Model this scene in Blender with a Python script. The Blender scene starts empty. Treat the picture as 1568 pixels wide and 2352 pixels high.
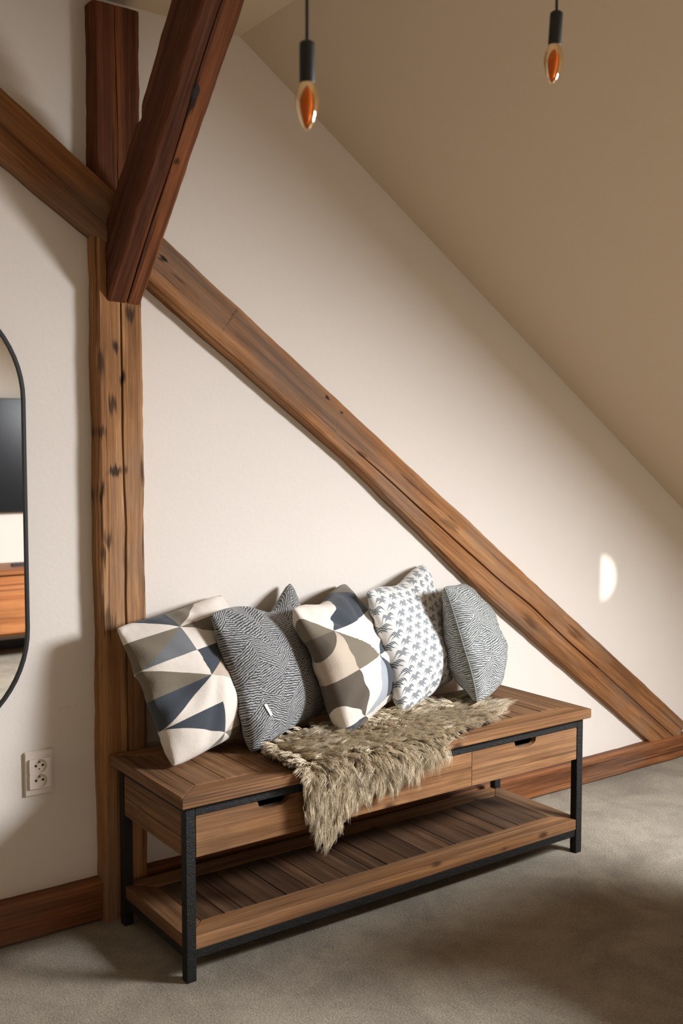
import bpy, bmesh, math, random
import numpy as np
from mathutils import Vector, Matrix, noise

random.seed(7)
rng = np.random.default_rng(11)
scene = bpy.context.scene
COL = scene.collection
PI = math.pi

# ------------------------------------------------------------------ camera
cam_d = bpy.data.cameras.new('camera')
cam = bpy.data.objects.new('camera', cam_d)
COL.objects.link(cam)
YAW, PITCH = 0.61972, 0.06218
cam_d.sensor_fit = 'VERTICAL'
cam_d.sensor_height = 36.0
cam_d.sensor_width = 24.0
cam_d.lens = 2349.1 / 2352 * 36
cam_d.clip_start = 0.02
cam_d.dof.use_dof = True
cam_d.dof.focus_distance = 3.15
cam_d.dof.aperture_fstop = 4.5
fw = Vector((math.sin(YAW) * math.cos(PITCH), math.cos(YAW) * math.cos(PITCH), -math.sin(PITCH)))
rt = Vector((math.cos(YAW), -math.sin(YAW), 0))
up = rt.cross(fw)
M = Matrix((rt, up, -fw)).transposed().to_4x4()
M.translation = (-1.1185, -2.2273, 1.3294)
cam.matrix_world = M
scene.camera = cam

# ------------------------------------------------------------------ world, daylight, exposure
world = bpy.data.worlds.new('world')
scene.world = world
world.use_nodes = True
bg = world.node_tree.nodes['Background']
bg.inputs['Color'].default_value = (0.75, 0.85, 1.0, 1)
bg.inputs['Strength'].default_value = 1.0
scene.view_settings.view_transform = 'Standard'
scene.view_settings.look = 'None'
scene.view_settings.exposure = 0.0
scene.view_settings.gamma = 1.0
scene.view_settings.use_curve_mapping = False

# room shape
WALL_Y = 0.485          # plaster of the gable wall
FRONT_Y = -3.6          # wall opposite, behind the camera
LEFT_X, RIGHT_X = -4.0, 3.3
CEIL_Z = 2.55
SLOPE = 0.6825
SX0 = 0.445             # where the slope leaves the flat ceiling
def roof_z(x):
    return CEIL_Z - SLOPE * (x - SX0)
S_DIR = Vector((1, 0, -SLOPE)).normalized()       # down the slope
S_OUT = Vector((SLOPE, 0, 1)).normalized()        # out through the roof
# roof window (daylight): centre, half sizes along slope and along y
WC = Vector((1.95, -1.62, roof_z(1.95)))
WS, WY = 0.42, 0.34

ld = bpy.data.lights.new('skylight_daylight', 'AREA')
ld.shape = 'RECTANGLE'
ld.size = 2 * WS - 0.1
ld.size_y = 2 * WY - 0.1
ld.energy = 174
ld.color = (0.95, 0.98, 1.05)
lo = bpy.data.objects.new('skylight_daylight', ld)
COL.objects.link(lo)
zax = S_OUT
xax = S_DIR
yax = zax.cross(xax)
Ml = Matrix((xax, yax, zax)).transposed().to_4x4()
Ml.translation = WC + S_OUT * 0.045
lo.matrix_world = Ml

# added spot lamp, masked to draw the small bright patch on the wall
sd = bpy.data.lights.new('wall_patch_spot', 'SPOT')
sd.energy = 250
sd.color = (1.0, 0.95, 0.88)
sd.spot_size = 2 * math.atan(0.125 / 2.66)
sd.spot_blend = 0.75
sd.shadow_soft_size = 0.002
sl = bpy.data.objects.new('wall_patch_spot', sd)
COL.objects.link(sl)
src = WC + Vector((0.05, 0.0, -0.02))
tgt = Vector((2.10, 0.485, 0.812))
zz = (src - tgt).normalized()
xx = Vector((0, 0, 1)).cross(zz).normalized()
Ms = Matrix((xx, zz.cross(xx), zz)).transposed().to_4x4()
Ms.translation = src
sl.matrix_world = Ms
sd.use_nodes = True
_nt = sd.node_tree
_em = _nt.nodes['Emission']
_tc = _nt.nodes.new('ShaderNodeTexCoord')
_sp = _nt.nodes.new('ShaderNodeSeparateXYZ')
_nt.links.new(_tc.outputs['Normal'], _sp.inputs[0])
_mr = _nt.nodes.new('ShaderNodeMapRange')
_mr.interpolation_type = 'SMOOTHSTEP'
_mr.inputs[1].default_value = -0.012
_mr.inputs[2].default_value = 0.006
_nt.links.new(_sp.outputs[0], _mr.inputs[0])
_nt.links.new(_mr.outputs[0], _em.inputs['Strength'])

# ------------------------------------------------------------------ node helper
class G:
    def __init__(self, name, rough=0.8):
        self.mat = bpy.data.materials.new(name)
        self.mat.use_nodes = True
        self.nt = self.mat.node_tree
        self.b = self.nt.nodes['Principled BSDF']
        self.out = self.nt.nodes['Material Output']
        self.b.inputs['Roughness'].default_value = rough
    def n(self, t, **kw):
        x = self.nt.nodes.new(t)
        for k, v in kw.items():
            setattr(x, k, v)
        return x
    def link(self, a, b):
        self.nt.links.new(a, b)
    def put(self, sock, v):
        if isinstance(v, bpy.types.NodeSocket):
            self.nt.links.new(v, sock)
        else:
            sock.default_value = v
    def m(self, op, a, b=None, c=None, clamp=False):
        x = self.n('ShaderNodeMath', operation=op, use_clamp=clamp)
        for i, v in enumerate((a, b, c)):
            if v is not None:
                self.put(x.inputs[i], v)
        return x.outputs[0]
    def mix(self, fac, a, b, blend='MIX'):
        x = self.n('ShaderNodeMix', data_type='RGBA', blend_type=blend)
        self.put(x.inputs[0], fac)
        self.put(x.inputs[6], a if isinstance(a, bpy.types.NodeSocket) else (*a, 1))
        self.put(x.inputs[7], b if isinstance(b, bpy.types.NodeSocket) else (*b, 1))
        return x.outputs[2]
    def ramp(self, fac, stops, interp='LINEAR'):
        x = self.n('ShaderNodeValToRGB')
        cr = x.color_ramp
        cr.interpolation = interp
        while len(cr.elements) < len(stops):
            cr.elements.new(0.5)
        for e, (p, c) in zip(cr.elements, stops):
            e.position = p
        for e, (p, c) in zip(cr.elements, stops):
            e.color = (*c, 1) if len(c) == 3 else c
        self.put(x.inputs[0], fac)
        return x.outputs[0]
    def smooth(self, v, a, b):
        x = self.n('ShaderNodeMapRange', interpolation_type='SMOOTHSTEP')
        self.put(x.inputs[0], v)
        x.inputs[1].default_value = a
        x.inputs[2].default_value = b
        return x.outputs[0]
    def coords(self, kind='Object', scale=(1, 1, 1), loc=None, rot=(0, 0, 0)):
        t = self.n('ShaderNodeTexCoord')
        mp = self.n('ShaderNodeMapping')
        self.link(t.outputs[kind], mp.inputs[0])
        mp.inputs['Scale'].default_value = scale
        mp.inputs['Rotation'].default_value = rot
        if loc is not None:
            self.put(mp.inputs['Location'], loc)
        return mp.outputs[0]
    def noise(self, vec, scale=5, detail=4, rough=0.55, dist=0.0):
        x = self.n('ShaderNodeTexNoise')
        self.link(vec, x.inputs['Vector'])
        x.inputs['Scale'].default_value = scale
        x.inputs['Detail'].default_value = detail
        x.inputs['Roughness'].default_value = rough
        x.inputs['Distortion'].default_value = dist
        return x.outputs[0]
    def rand(self):
        return self.n('ShaderNodeObjectInfo').outputs['Random']
    def sep(self, vec):
        x = self.n('ShaderNodeSeparateXYZ')
        self.link(vec, x.inputs[0])
        return x.outputs
    def bump(self, h, strength=0.3, dist=0.01, normal=None):
        x = self.n('ShaderNodeBump')
        x.inputs['Strength'].default_value = strength
        x.inputs['Distance'].default_value = dist
        self.link(h, x.inputs['Height'])
        if normal is not None:
            self.link(normal, x.inputs['Normal'])
        self.link(x.outputs[0], self.b.inputs['Normal'])
        return x.outputs[0]
    def color(self, c):
        self.put(self.b.inputs['Base Color'], c if isinstance(c, bpy.types.NodeSocket) else (*c, 1))
    def rough(self, r):
        self.put(self.b.inputs['Roughness'], r)

# ------------------------------------------------------------------ materials
def mat_plaster(name, col, marks=False):
    g = G(name, 0.92)
    v = g.coords('Object')
    n1 = g.noise(v, 2.2, 4)
    n2 = g.noise(v, 60, 5, 0.65)
    c = g.mix(n1, tuple(x * 0.965 for x in col), tuple(min(1, x * 1.02) for x in col))
    if marks:   # a faint pencil scribble on the plaster left of the post
        x, y, z = g.sep(v)
        lx = g.m('SUBTRACT', x, -0.118)
        lz = g.m('SUBTRACT', g.m('SUBTRACT', z, 0.613), g.m('MULTIPLY', lx, 0.12))
        wob = g.m('MULTIPLY', g.m('SINE', g.m('MULTIPLY', lx, 900.0)), 0.004)
        d = g.m('ABSOLUTE', g.m('SUBTRACT', lz, wob))
        line = g.m('LESS_THAN', d, 0.0011)
        inx = g.m('LESS_THAN', g.m('ABSOLUTE', lx), 0.030)
        gate = g.m('GREATER_THAN', g.noise(v, 90, 1), 0.47)
        f = g.m('MULTIPLY', g.m('MULTIPLY', line, inx), g.m('MULTIPLY', gate, 0.35))
        c = g.mix(f, c, (0.12, 0.09, 0.07))
    g.color(c)
    g.bump(g.m('ADD', g.m('MULTIPLY', n1, 0.6), g.m('MULTIPLY', n2, 0.4)), 0.16, 0.012)
    return g.mat

def mat_timber(name, dark, mid, light, axis='Z', scale=1.0, bumpy=0.35, grey=0.0, knots=True, rough=0.72, spots=()):
    """old wood: stretched grain, growth bands, knots, per-object variation"""
    g = G(name, rough)
    r = g.rand()
    off = g.m('MULTIPLY', r, 37.0)
    cb = g.n('ShaderNodeCombineXYZ')
    for i in range(3):
        g.link(off, cb.inputs[i])
    ax = 'XYZ'.index(axis)
    def sc(across, along):
        s = [across * scale] * 3
        s[ax] = along * scale
        return tuple(s)
    base = g.n('ShaderNodeTexCoord').outputs['Object']
    def mapped(across, along):
        mp = g.n('ShaderNodeMapping')
        g.link(base, mp.inputs[0])
        mp.inputs['Scale'].default_value = sc(across, along)
        g.link(cb.outputs[0], mp.inputs['Location'])
        return mp.outputs[0]
    broad = g.noise(mapped(9, 1.1), 1.0, 3, 0.5, 0.6)
    fibre = g.noise(mapped(150, 4.0), 1.0, 4, 0.62, 0.3)
    blotch = g.noise(mapped(7, 3.0), 1.0, 4, 0.6)
    streak = g.noise(mapped(38, 0.55), 1.0, 5, 0.6, 0.25)
    hair = g.noise(mapped(360, 5.0), 1.0, 2, 0.6)
    check = g.smooth(g.noise(mapped(75, 1.3), 1.0, 2, 0.5, 0.2), 0.63, 0.70)
    t = g.m('ADD', g.m('MULTIPLY', broad, 0.28), g.m('ADD', g.m('MULTIPLY', streak, 0.40), g.m('ADD', g.m('MULTIPLY', fibre, 0.22), g.m('MULTIPLY', hair, 0.12))))
    c = g.ramp(t, [(0.36, dark), (0.52, mid), (0.68, light)])
    c = g.mix(g.m('MULTIPLY', g.smooth(blotch, 0.52, 0.72), 0.45), c, tuple(x * 0.55 for x in mid))
    c = g.mix(g.m('MULTIPLY', check, 0.65), c, tuple(x * 0.55 for x in dark))
    if grey:
        gl = 0.30 * (mid[0] + mid[1] + mid[2]) * 1.25
        c = g.mix(g.m('MULTIPLY', g.smooth(g.noise(mapped(5, 1.6), 1.3, 3), 0.42, 0.62), grey), c, (gl * 1.10, gl * 0.98, gl * 0.80))
    if knots:
        vo = g.n('ShaderNodeTexVoronoi', feature='F1')
        g.link(mapped(8.5, 4.2), vo.inputs['Vector'])
        vo.inputs['Scale'].default_value = 1.0
        k = g.m('SUBTRACT', 1.0, g.smooth(g.m('ADD', vo.outputs['Distance'], g.m('MULTIPLY', fibre, 0.16)), 0.12, 0.25))
        c = g.mix(g.m('MULTIPLY', k, 0.78), c, tuple(x * 0.30 for x in dark))
    if spots:
        ox = g.sep(base)
        tear = g.noise(mapped(120, 3.0), 1.0, 3, 0.6)
        tear2 = g.noise(mapped(22, 9.0), 1.0, 2, 0.5)
        sm = None
        for (sx, sz, rx, rz, st_) in spots:
            dx = g.m('DIVIDE', g.m('SUBTRACT', ox[0], sx), rx)
            dz = g.m('DIVIDE', g.m('SUBTRACT', ox[ax], sz), rz)
            dz = g.m('ADD', dz, g.m('MULTIPLY', g.m('SUBTRACT', tear, 0.5), 3.4))
            dx = g.m('ADD', dx, g.m('MULTIPLY', g.m('SUBTRACT', tear2, 0.5), 1.6))
            dd = g.m('SQRT', g.m('ADD', g.m('MULTIPLY', dx, dx), g.m('MULTIPLY', dz, dz)))
            dd = g.m('ADD', dd, g.m('MULTIPLY', g.m('SUBTRACT', fibre, 0.5), 2.2))
            k = g.m('MULTIPLY', g.m('SUBTRACT', 1.0, g.smooth(dd, 0.35, 1.25)), st_)
            sm = k if sm is None else g.m('MAXIMUM', sm, k)
        c = g.mix(sm, c, (0.016, 0.0065, 0.003))
    hsv = g.n('ShaderNodeHueSaturation')
    g.link(c, hsv.inputs['Color'])
    g.link(g.m('ADD', 0.78, g.m('MULTIPLY', r, 0.44)), hsv.inputs['Value'])
    g.color(hsv.outputs[0])
    g.b.inputs['Specular IOR Level'].default_value = 0.22
    g.bump(g.m('ADD', g.m('MULTIPLY', fibre, 0.7), g.m('MULTIPLY', broad, 0.5)), bumpy, 0.006)
    return g.mat

def mat_plain(name, col, rough=0.6, metal=0.0, spec=0.5):
    g = G(name, rough)
    g.color(col)
    g.b.inputs['Metallic'].default_value = metal
    g.b.inputs['Specular IOR Level'].default_value = spec
    return g.mat

MT = {}
MT['wall'] = mat_plaster('wall_plaster', (0.745, 0.680, 0.600), True)
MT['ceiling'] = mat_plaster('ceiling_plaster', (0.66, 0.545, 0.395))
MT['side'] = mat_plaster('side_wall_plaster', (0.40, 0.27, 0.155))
POST_SPOTS = [(-0.011, 1.605, 0.011, 0.020, 0.95), (0.001, 1.522, 0.012, 0.018, 0.9), (-0.056, 1.558, 0.008, 0.035, 0.8), (-0.026, 1.442, 0.014, 0.026, 0.8),
              (-0.058, 1.376, 0.014, 0.018, 0.7), (-0.014, 1.265, 0.022, 0.015, 0.9), (-0.060, 1.204, 0.010, 0.03, 0.9), (-0.046, 1.079, 0.016, 0.035, 0.85),
              (-0.056, 1.035, 0.010, 0.03, 0.8), (0.060, 1.255, 0.006, 0.04, 0.8), (0.061, 1.06, 0.006, 0.05, 0.8), (0.032, 1.70, 0.02, 0.025, 0.8),
              (-0.045, 0.85, 0.018, 0.04, 0.7), (0.046, 0.82, 0.03, 0.02, 0.5)]
DIAG_SPOTS = [(0.023, 1.72, 0.007, 0.010, 1.0), (0.029, 1.793, 0.006, 0.008, 0.9), (0.054, 1.048, 0.010, 0.014, 1.0), (0.067, 1.115, 0.004, 0.03, 0.6),
              (0.09, 1.94, 0.008, 0.02, 0.5), (0.045, 1.31, 0.05, 0.004, 0.4), (0.13, 2.95, 0.02, 0.05, 0.5), (0.06, 2.4, 0.02, 0.05, 0.4), (0.05, 3.2, 0.03, 0.06, 0.45)]
MT['post'] = mat_timber('post_timber', (0.070, 0.027, 0.009), (0.310, 0.142, 0.052), (0.58, 0.320, 0.140), 'Z', 1.0, 0.6, 0.28, False, spots=POST_SPOTS)
MT['brace'] = mat_timber('brace_timber', (0.065, 0.024, 0.008), (0.260, 0.112, 0.040), (0.49, 0.255, 0.108), 'Z', 1.0, 0.5, 0.30, False, spots=DIAG_SPOTS)
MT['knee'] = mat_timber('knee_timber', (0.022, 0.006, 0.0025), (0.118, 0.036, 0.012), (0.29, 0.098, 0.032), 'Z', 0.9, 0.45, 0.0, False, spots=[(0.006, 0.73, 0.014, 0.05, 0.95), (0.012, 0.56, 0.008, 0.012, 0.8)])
MT['sill'] = mat_timber('sill_timber', (0.040, 0.014, 0.005), (0.22, 0.078, 0.026), (0.42, 0.185, 0.075), 'X', 1.0, 0.5, 0.30, False)
BS = dict(bumpy=0.25, grey=0.10)
MT['bench'] = mat_timber('bench_wood', (0.080, 0.032, 0.011), (0.225, 0.103, 0.039), (0.45, 0.240, 0.104), 'X', 1.3, **BS)
MT['bench_y'] = mat_timber('bench_wood_cross', (0.070, 0.030, 0.012), (0.180, 0.088, 0.037), (0.33, 0.185, 0.088), 'Y', 1.3, knots=False, **BS)
MT['shelf_shade_y'] = mat_timber('shelf_wood_cross_shaded', (0.030, 0.013, 0.006), (0.085, 0.040, 0.018), (0.165, 0.085, 0.040), 'Y', 1.3, 0.25, 0.15, False)  # bench wood darkened: shade under the bench top is put into the colour
MT['dark_in'] = mat_plain('drawer_inside', (0.05, 0.03, 0.018), 0.8)

def mat_iron():
    g = G('black_iron', 0.45)
    v = g.coords('Object')
    n = g.noise(v, 210, 4, 0.7)
    n2 = g.noise(v, 60, 3, 0.6)
    g.color(g.mix(n, (0.005, 0.005, 0.0045), (0.014, 0.013, 0.012)))
    g.b.inputs['Specular IOR Level'].default_value = 0.3
    g.bump(g.m('ADD', n, g.m('MULTIPLY', n2, 0.8)), 0.75, 0.004)
    return g.mat
MT['iron'] = mat_iron()
MT['black'] = mat_plain('matt_black_metal', (0.012, 0.012, 0.012), 0.5)

def mat_carpet():
    g = G('carpet', 0.97)
    v = g.coords('Object')
    big = g.smooth(g.noise(v, 3.2, 5, 0.62, 0.8), 0.32, 0.68)
    mid = g.noise(v, 16, 4, 0.65)
    fine = g.noise(v, 170, 4, 0.75)
    c = g.mix(big, (0.33, 0.265, 0.170), (0.60, 0.505, 0.35))
    c = g.mix(g.m('MULTIPLY', g.smooth(mid, 0.42, 0.66), 0.30), c, (0.27, 0.215, 0.14))
    c = g.mix(g.m('MULTIPLY', g.smooth(fine, 0.36, 0.64), 0.75), g.mix(0.45, c, (0.05, 0.042, 0.028)), g.mix(0.20, c, (0.72, 0.66, 0.55)))
    g.color(c)
    g.b.inputs['Sheen Weight'].default_value = 0.25
    g.b.inputs['Specular IOR Level'].default_value = 0.15
    g.bump(g.m('ADD', fine, g.m('MULTIPLY', mid, 0.8)), 0.9, 0.012)
    return g.mat
MT['carpet'] = mat_carpet()

def mat_pane():
    g = G('window_glass')
    tr = g.n('ShaderNodeBsdfTransparent')
    gl = g.n('ShaderNodeBsdfGlossy')
    gl.inputs['Roughness'].default_value = 0.02
    mx = g.n('ShaderNodeMixShader')
    mx.inputs[0].default_value = 0.06
    g.link(tr.outputs[0], mx.inputs[1])
    g.link(gl.outputs[0], mx.inputs[2])
    g.link(mx.outputs[0], g.out.inputs[0])
    return g.mat
MT['pane'] = mat_pane()

def mat_mirror():
    g = G('mirror_glass', 0.015)
    g.color((0.86, 0.86, 0.84))
    g.b.inputs['Metallic'].default_value = 1.0
    return g.mat
MT['mirror'] = mat_mirror()

def mat_bulb():
    g = G('amber_bulb_glass')
    lw = g.n('ShaderNodeLayerWeight')
    lw.inputs[0].default_value = 0.35
    tr = g.n('ShaderNodeBsdfTransparent')
    g.link(g.ramp(lw.outputs['Facing'], [(0.0, (0.84, 0.45, 0.19)), (0.70, (0.74, 0.34, 0.12)), (1.0, (0.45, 0.18, 0.06))]), tr.inputs[0])
    gl = g.n('ShaderNodeBsdfGlossy')
    gl.inputs['Roughness'].default_value = 0.03
    gl.inputs[0].default_value = (1, 0.78, 0.52, 1)
    fr = g.n('ShaderNodeFresnel')
    fr.inputs[0].default_value = 1.6
    mx = g.n('ShaderNodeMixShader')
    g.link(fr.outputs[0], mx.inputs[0])
    g.link(tr.outputs[0], mx.inputs[1])
    g.link(gl.outputs[0], mx.inputs[2])
    g.link(mx.outputs[0], g.out.inputs[0])
    return g.mat
MT['bulb'] = mat_bulb()
MT['stem'] = mat_plain('amber_stem', (0.95, 0.64, 0.32), 0.2)
MT['plastic'] = mat_plain('white_plastic', (0.72, 0.64, 0.54), 0.35)
MT['hole'] = mat_plain('socket_hole', (0.02, 0.013, 0.01), 0.7)
MT['pin'] = mat_plain('socket_pin', (0.20, 0.15, 0.10), 0.35, 0.9)
MT['screen'] = mat_plain('tv_screen', (0.006, 0.007, 0.008), 0.25, 0.0, 0.2)
MT['console'] = mat_timber('console_wood', (0.12, 0.036, 0.010), (0.33, 0.115, 0.036), (0.50, 0.21, 0.075), 'X', 0.8, 0.15, 0.0, False, 0.5)
MT['shade_chair_linen'] = mat_plain('shade_chair_fabric', (0.22, 0.15, 0.085), 0.95)

# ------------------------------------------------------------------ mesh helpers
def mesh_obj(name, verts, faces, mat, parent=None, smooth=False, uv=None):
    me = bpy.data.meshes.new(name)
    me.from_pydata([tuple(v) for v in verts], [], [tuple(f) for f in faces])
    me.update()
    if smooth:
        me.polygons.foreach_set('use_smooth', [True] * len(me.polygons))
    if uv is not None:
        l = me.uv_layers.new(name='UVMap')
        vi = np.zeros(len(me.loops), dtype=np.int32)
        me.loops.foreach_get('vertex_index', vi)
        l.data.foreach_set('uv', np.asarray(uv, dtype=np.float32)[vi].ravel())
    o = bpy.data.objects.new(name, me)
    COL.objects.link(o)
    if mat is not None:
        me.materials.append(mat)
    if parent is not None:
        o.parent = parent
    return o

def bm_obj(name, bm, mat, parent=None, smooth=False):
    bmesh.ops.recalc_face_normals(bm, faces=bm.faces)
    me = bpy.data.meshes.new(name)
    bm.to_mesh(me)
    bm.free()
    if smooth:
        me.polygons.foreach_set('use_smooth', [True] * len(me.polygons))
    me.materials.append(mat)
    o = bpy.data.objects.new(name, me)
    COL.objects.link(o)
    if parent is not None:
        o.parent = parent
    return o

def box_bm(bm, x0, x1, y0, y1, z0, z1):
    vs = [bm.verts.new((x, y, z)) for z in (z0, z1) for y in (y0, y1) for x in (x0, x1)]
    for f in ((0, 2, 3, 1), (4, 5, 7, 6), (0, 1, 5, 4), (2, 6, 7, 3), (0, 4, 6, 2), (1, 3, 7, 5)):
        bm.faces.new([vs[i] for i in f])
    return vs

def box(name, x0, x1, y0, y1, z0, z1, mat, parent=None, bevel=0.0, center=True, seg=1):
    """a box whose object origin is its own centre (so textures differ from piece to piece)"""
    c = Vector(((x0 + x1) / 2, (y0 + y1) / 2, (z0 + z1) / 2)) if center else Vector((0, 0, 0))
    bm = bmesh.new()
    box_bm(bm, x0 - c.x, x1 - c.x, y0 - c.y, y1 - c.y, z0 - c.z, z1 - c.z)
    if bevel:
        bmesh.ops.bevel(bm, geom=bm.edges[:], offset=bevel, segments=seg, affect='EDGES')
    o = bm_obj(name, bm, mat, parent)
    o.location = c
    return o

def prism(name, poly, z0, z1, mat, parent=None, bevel=0.0, swap=None):
    """extrude a 2-D polygon; swap='XZ' -> polygon in x,z extruded along y"""
    c = Vector((sum(p[0] for p in poly) / len(poly), sum(p[1] for p in poly) / len(poly)))
    zc = (z0 + z1) / 2
    bm = bmesh.new()
    lo_, hi_ = [], []
    for x, y in poly:
        x -= c.x; y -= c.y
        if swap == 'XZ':
            lo_.append(bm.verts.new((x, z0 - zc, y))); hi_.append(bm.verts.new((x, z1 - zc, y)))
        else:
            lo_.append(bm.verts.new((x, y, z0 - zc))); hi_.append(bm.verts.new((x, y, z1 - zc)))
    n = len(poly)
    bm.faces.new(lo_); bm.faces.new(hi_[::-1])
    for i in range(n):
        bm.faces.new((lo_[i], lo_[(i + 1) % n], hi_[(i + 1) % n], hi_[i]))
    if bevel:
        bmesh.ops.recalc_face_normals(bm, faces=bm.faces)
        bmesh.ops.bevel(bm, geom=[e for e in bm.edges if e.calc_face_angle(0) > 0.6], offset=bevel, segments=1, affect='EDGES')
    o = bm_obj(name, bm, mat, parent)
    o.location = (c.x, zc, c.y) if swap == 'XZ' else (c.x, c.y, zc)
    return o

def lathe(name, prof, mat, parent=None, seg=24, smooth=True):
    verts, faces = [], []
    for r, z in prof:
        for k in range(seg):
            a = 2 * PI * k / seg
            verts.append((r * math.cos(a), r * math.sin(a), z))
    for i in range(len(prof) - 1):
        for k in range(seg):
            a, b = i * seg + k, i * seg + (k + 1) % seg
            faces.append((a, b, b + seg, a + seg))
    return mesh_obj(name, verts, faces, mat, parent, smooth)

def empty(name, loc, label, cat, group=None):
    o = bpy.data.objects.new(name, None)
    o.empty_display_size = 0.05
    o.location = loc
    COL.objects.link(o)
    tag(o, label, cat, group)
    return o

def tag(o, label=None, cat=None, group=None, kind=None):
    if label: o['label'] = label
    if cat: o['category'] = cat
    if group: o['group'] = group
    if kind: o['kind'] = kind
    return o

def n1(x, s=0.0):
    return noise.noise(Vector((x, s, s * 0.7 + 3.1)))

# ------------------------------------------------------------------ room shell
def quadobj(name, pts, mat, label, cat):
    o = mesh_obj(name, pts, [tuple(range(len(pts)))], mat)
    return tag(o, label, cat, kind='structure')

# gable wall behind the bench (follows the roof slope)
kz = roof_z(RIGHT_X)
def slab(name, pts, thick, mat, label, cat):
    """flat polygon with thickness pushed away from the room"""
    n = len(pts)
    vs = [Vector(p) for p in pts] + [Vector(p) + Vector(thick) for p in pts]
    bm = bmesh.new()
    bv = [bm.verts.new(v) for v in vs]
    bm.faces.new(bv[:n]); bm.faces.new(bv[n:][::-1])
    for i in range(n):
        bm.faces.new((bv[i], bv[(i + 1) % n], bv[n + (i + 1) % n], bv[n + i]))
    return tag(bm_obj(name, bm, mat), label, cat, kind='structure')

slab('wall_back', [(LEFT_X, WALL_Y, 0), (RIGHT_X, WALL_Y, 0), (RIGHT_X, WALL_Y, kz), (SX0, WALL_Y, CEIL_Z), (LEFT_X, WALL_Y, CEIL_Z)],
     (0, 0.1, 0), MT['wall'], 'cream plastered gable wall behind the bench', 'wall')
slab('wall_front', [(LEFT_X, FRONT_Y, 0), (RIGHT_X, FRONT_Y, 0), (RIGHT_X, FRONT_Y, kz), (SX0, FRONT_Y, CEIL_Z), (LEFT_X, FRONT_Y, CEIL_Z)],
     (0, -0.1, 0), MT['wall'], 'pale plastered wall with television seen in the mirror', 'wall')
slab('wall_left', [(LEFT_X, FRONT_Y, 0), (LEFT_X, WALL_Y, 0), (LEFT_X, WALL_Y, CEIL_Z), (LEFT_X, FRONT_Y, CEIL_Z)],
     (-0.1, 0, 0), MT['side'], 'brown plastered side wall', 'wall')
slab('wall_right', [(RIGHT_X, FRONT_Y, 0), (RIGHT_X, WALL_Y, 0), (RIGHT_X, WALL_Y, kz), (RIGHT_X, FRONT_Y, kz)],
     (0.1, 0, 0), MT['wall'], 'low knee wall under the roof slope', 'wall')
slab('floor', [(LEFT_X, FRONT_Y, 0), (RIGHT_X, FRONT_Y, 0), (RIGHT_X, WALL_Y, 0), (LEFT_X, WALL_Y, 0)],
     (0, 0, -0.1), MT['carpet'], 'beige grey short pile carpet floor', 'floor')
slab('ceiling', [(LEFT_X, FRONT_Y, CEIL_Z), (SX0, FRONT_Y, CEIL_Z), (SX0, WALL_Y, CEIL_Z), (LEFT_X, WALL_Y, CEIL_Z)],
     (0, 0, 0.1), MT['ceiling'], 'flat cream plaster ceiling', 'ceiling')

# sloped ceiling with the roof window opening
def sp(s, y, out=0.0):
    return WC + S_DIR * s + Vector((0, y - WC.y, 0)) + S_OUT * out
s_top = -(WC.x - SX0) / S_DIR.x
s_bot = (RIGHT_X - WC.x) / S_DIR.x
bm = bmesh.new()
ys = [FRONT_Y, WC.y - WY, WC.y + WY, WALL_Y]
ss = [s_top, -WS, WS, s_bot]
gv = [[bm.verts.new(sp(s, y)) for y in ys] for s in ss]
for i in range(3):
    for j in range(3):
        if (i, j) != (1, 1):
            bm.faces.new((gv[i][j], gv[i][j + 1], gv[i + 1][j + 1], gv[i + 1][j]))
inner = [gv[1][1], gv[1][2], gv[2][2], gv[2][1]]
outer = [bm.verts.new(v.co + S_OUT * 0.12) for v in inner]
for i in range(4):
    bm.faces.new((inner[i], inner[(i + 1) % 4], outer[(i + 1) % 4], outer[i]))
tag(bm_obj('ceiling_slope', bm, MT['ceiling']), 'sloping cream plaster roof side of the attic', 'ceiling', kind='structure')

win = bpy.data.objects.new('window_1', None)
COL.objects.link(win)
tag(win, 'roof window in the sloping ceiling', 'window', kind='structure')
def frame_bar(s0, s1, y0, y1):
    bm = bmesh.new()
    vs = [bm.verts.new(sp(s, y, o)) for o in (0.085, 0.125) for y in (y0, y1) for s in (s0, s1)]
    for f in ((0, 2, 3, 1), (4, 5, 7, 6), (0, 1, 5, 4), (2, 6, 7, 3), (0, 4, 6, 2), (1, 3, 7, 5)):
        bm.faces.new([vs[i] for i in f])
    bm_obj('window_frame', bm, MT['plastic'], win)
Y0, Y1 = WC.y - WY, WC.y + WY
frame_bar(-WS, WS, Y0, Y0 + 0.05); frame_bar(-WS, WS, Y1 - 0.05, Y1)
frame_bar(-WS, -WS + 0.05, Y0 + 0.05, Y1 - 0.05); frame_bar(WS - 0.05, WS, Y0 + 0.05, Y1 - 0.05)
mesh_obj('pane', [sp(-WS, Y0, 0.105), sp(WS, Y0, 0.105), sp(WS, Y1, 0.105), sp(-WS, Y1, 0.105)], [(0, 1, 2, 3)], MT['pane'], win)

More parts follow.
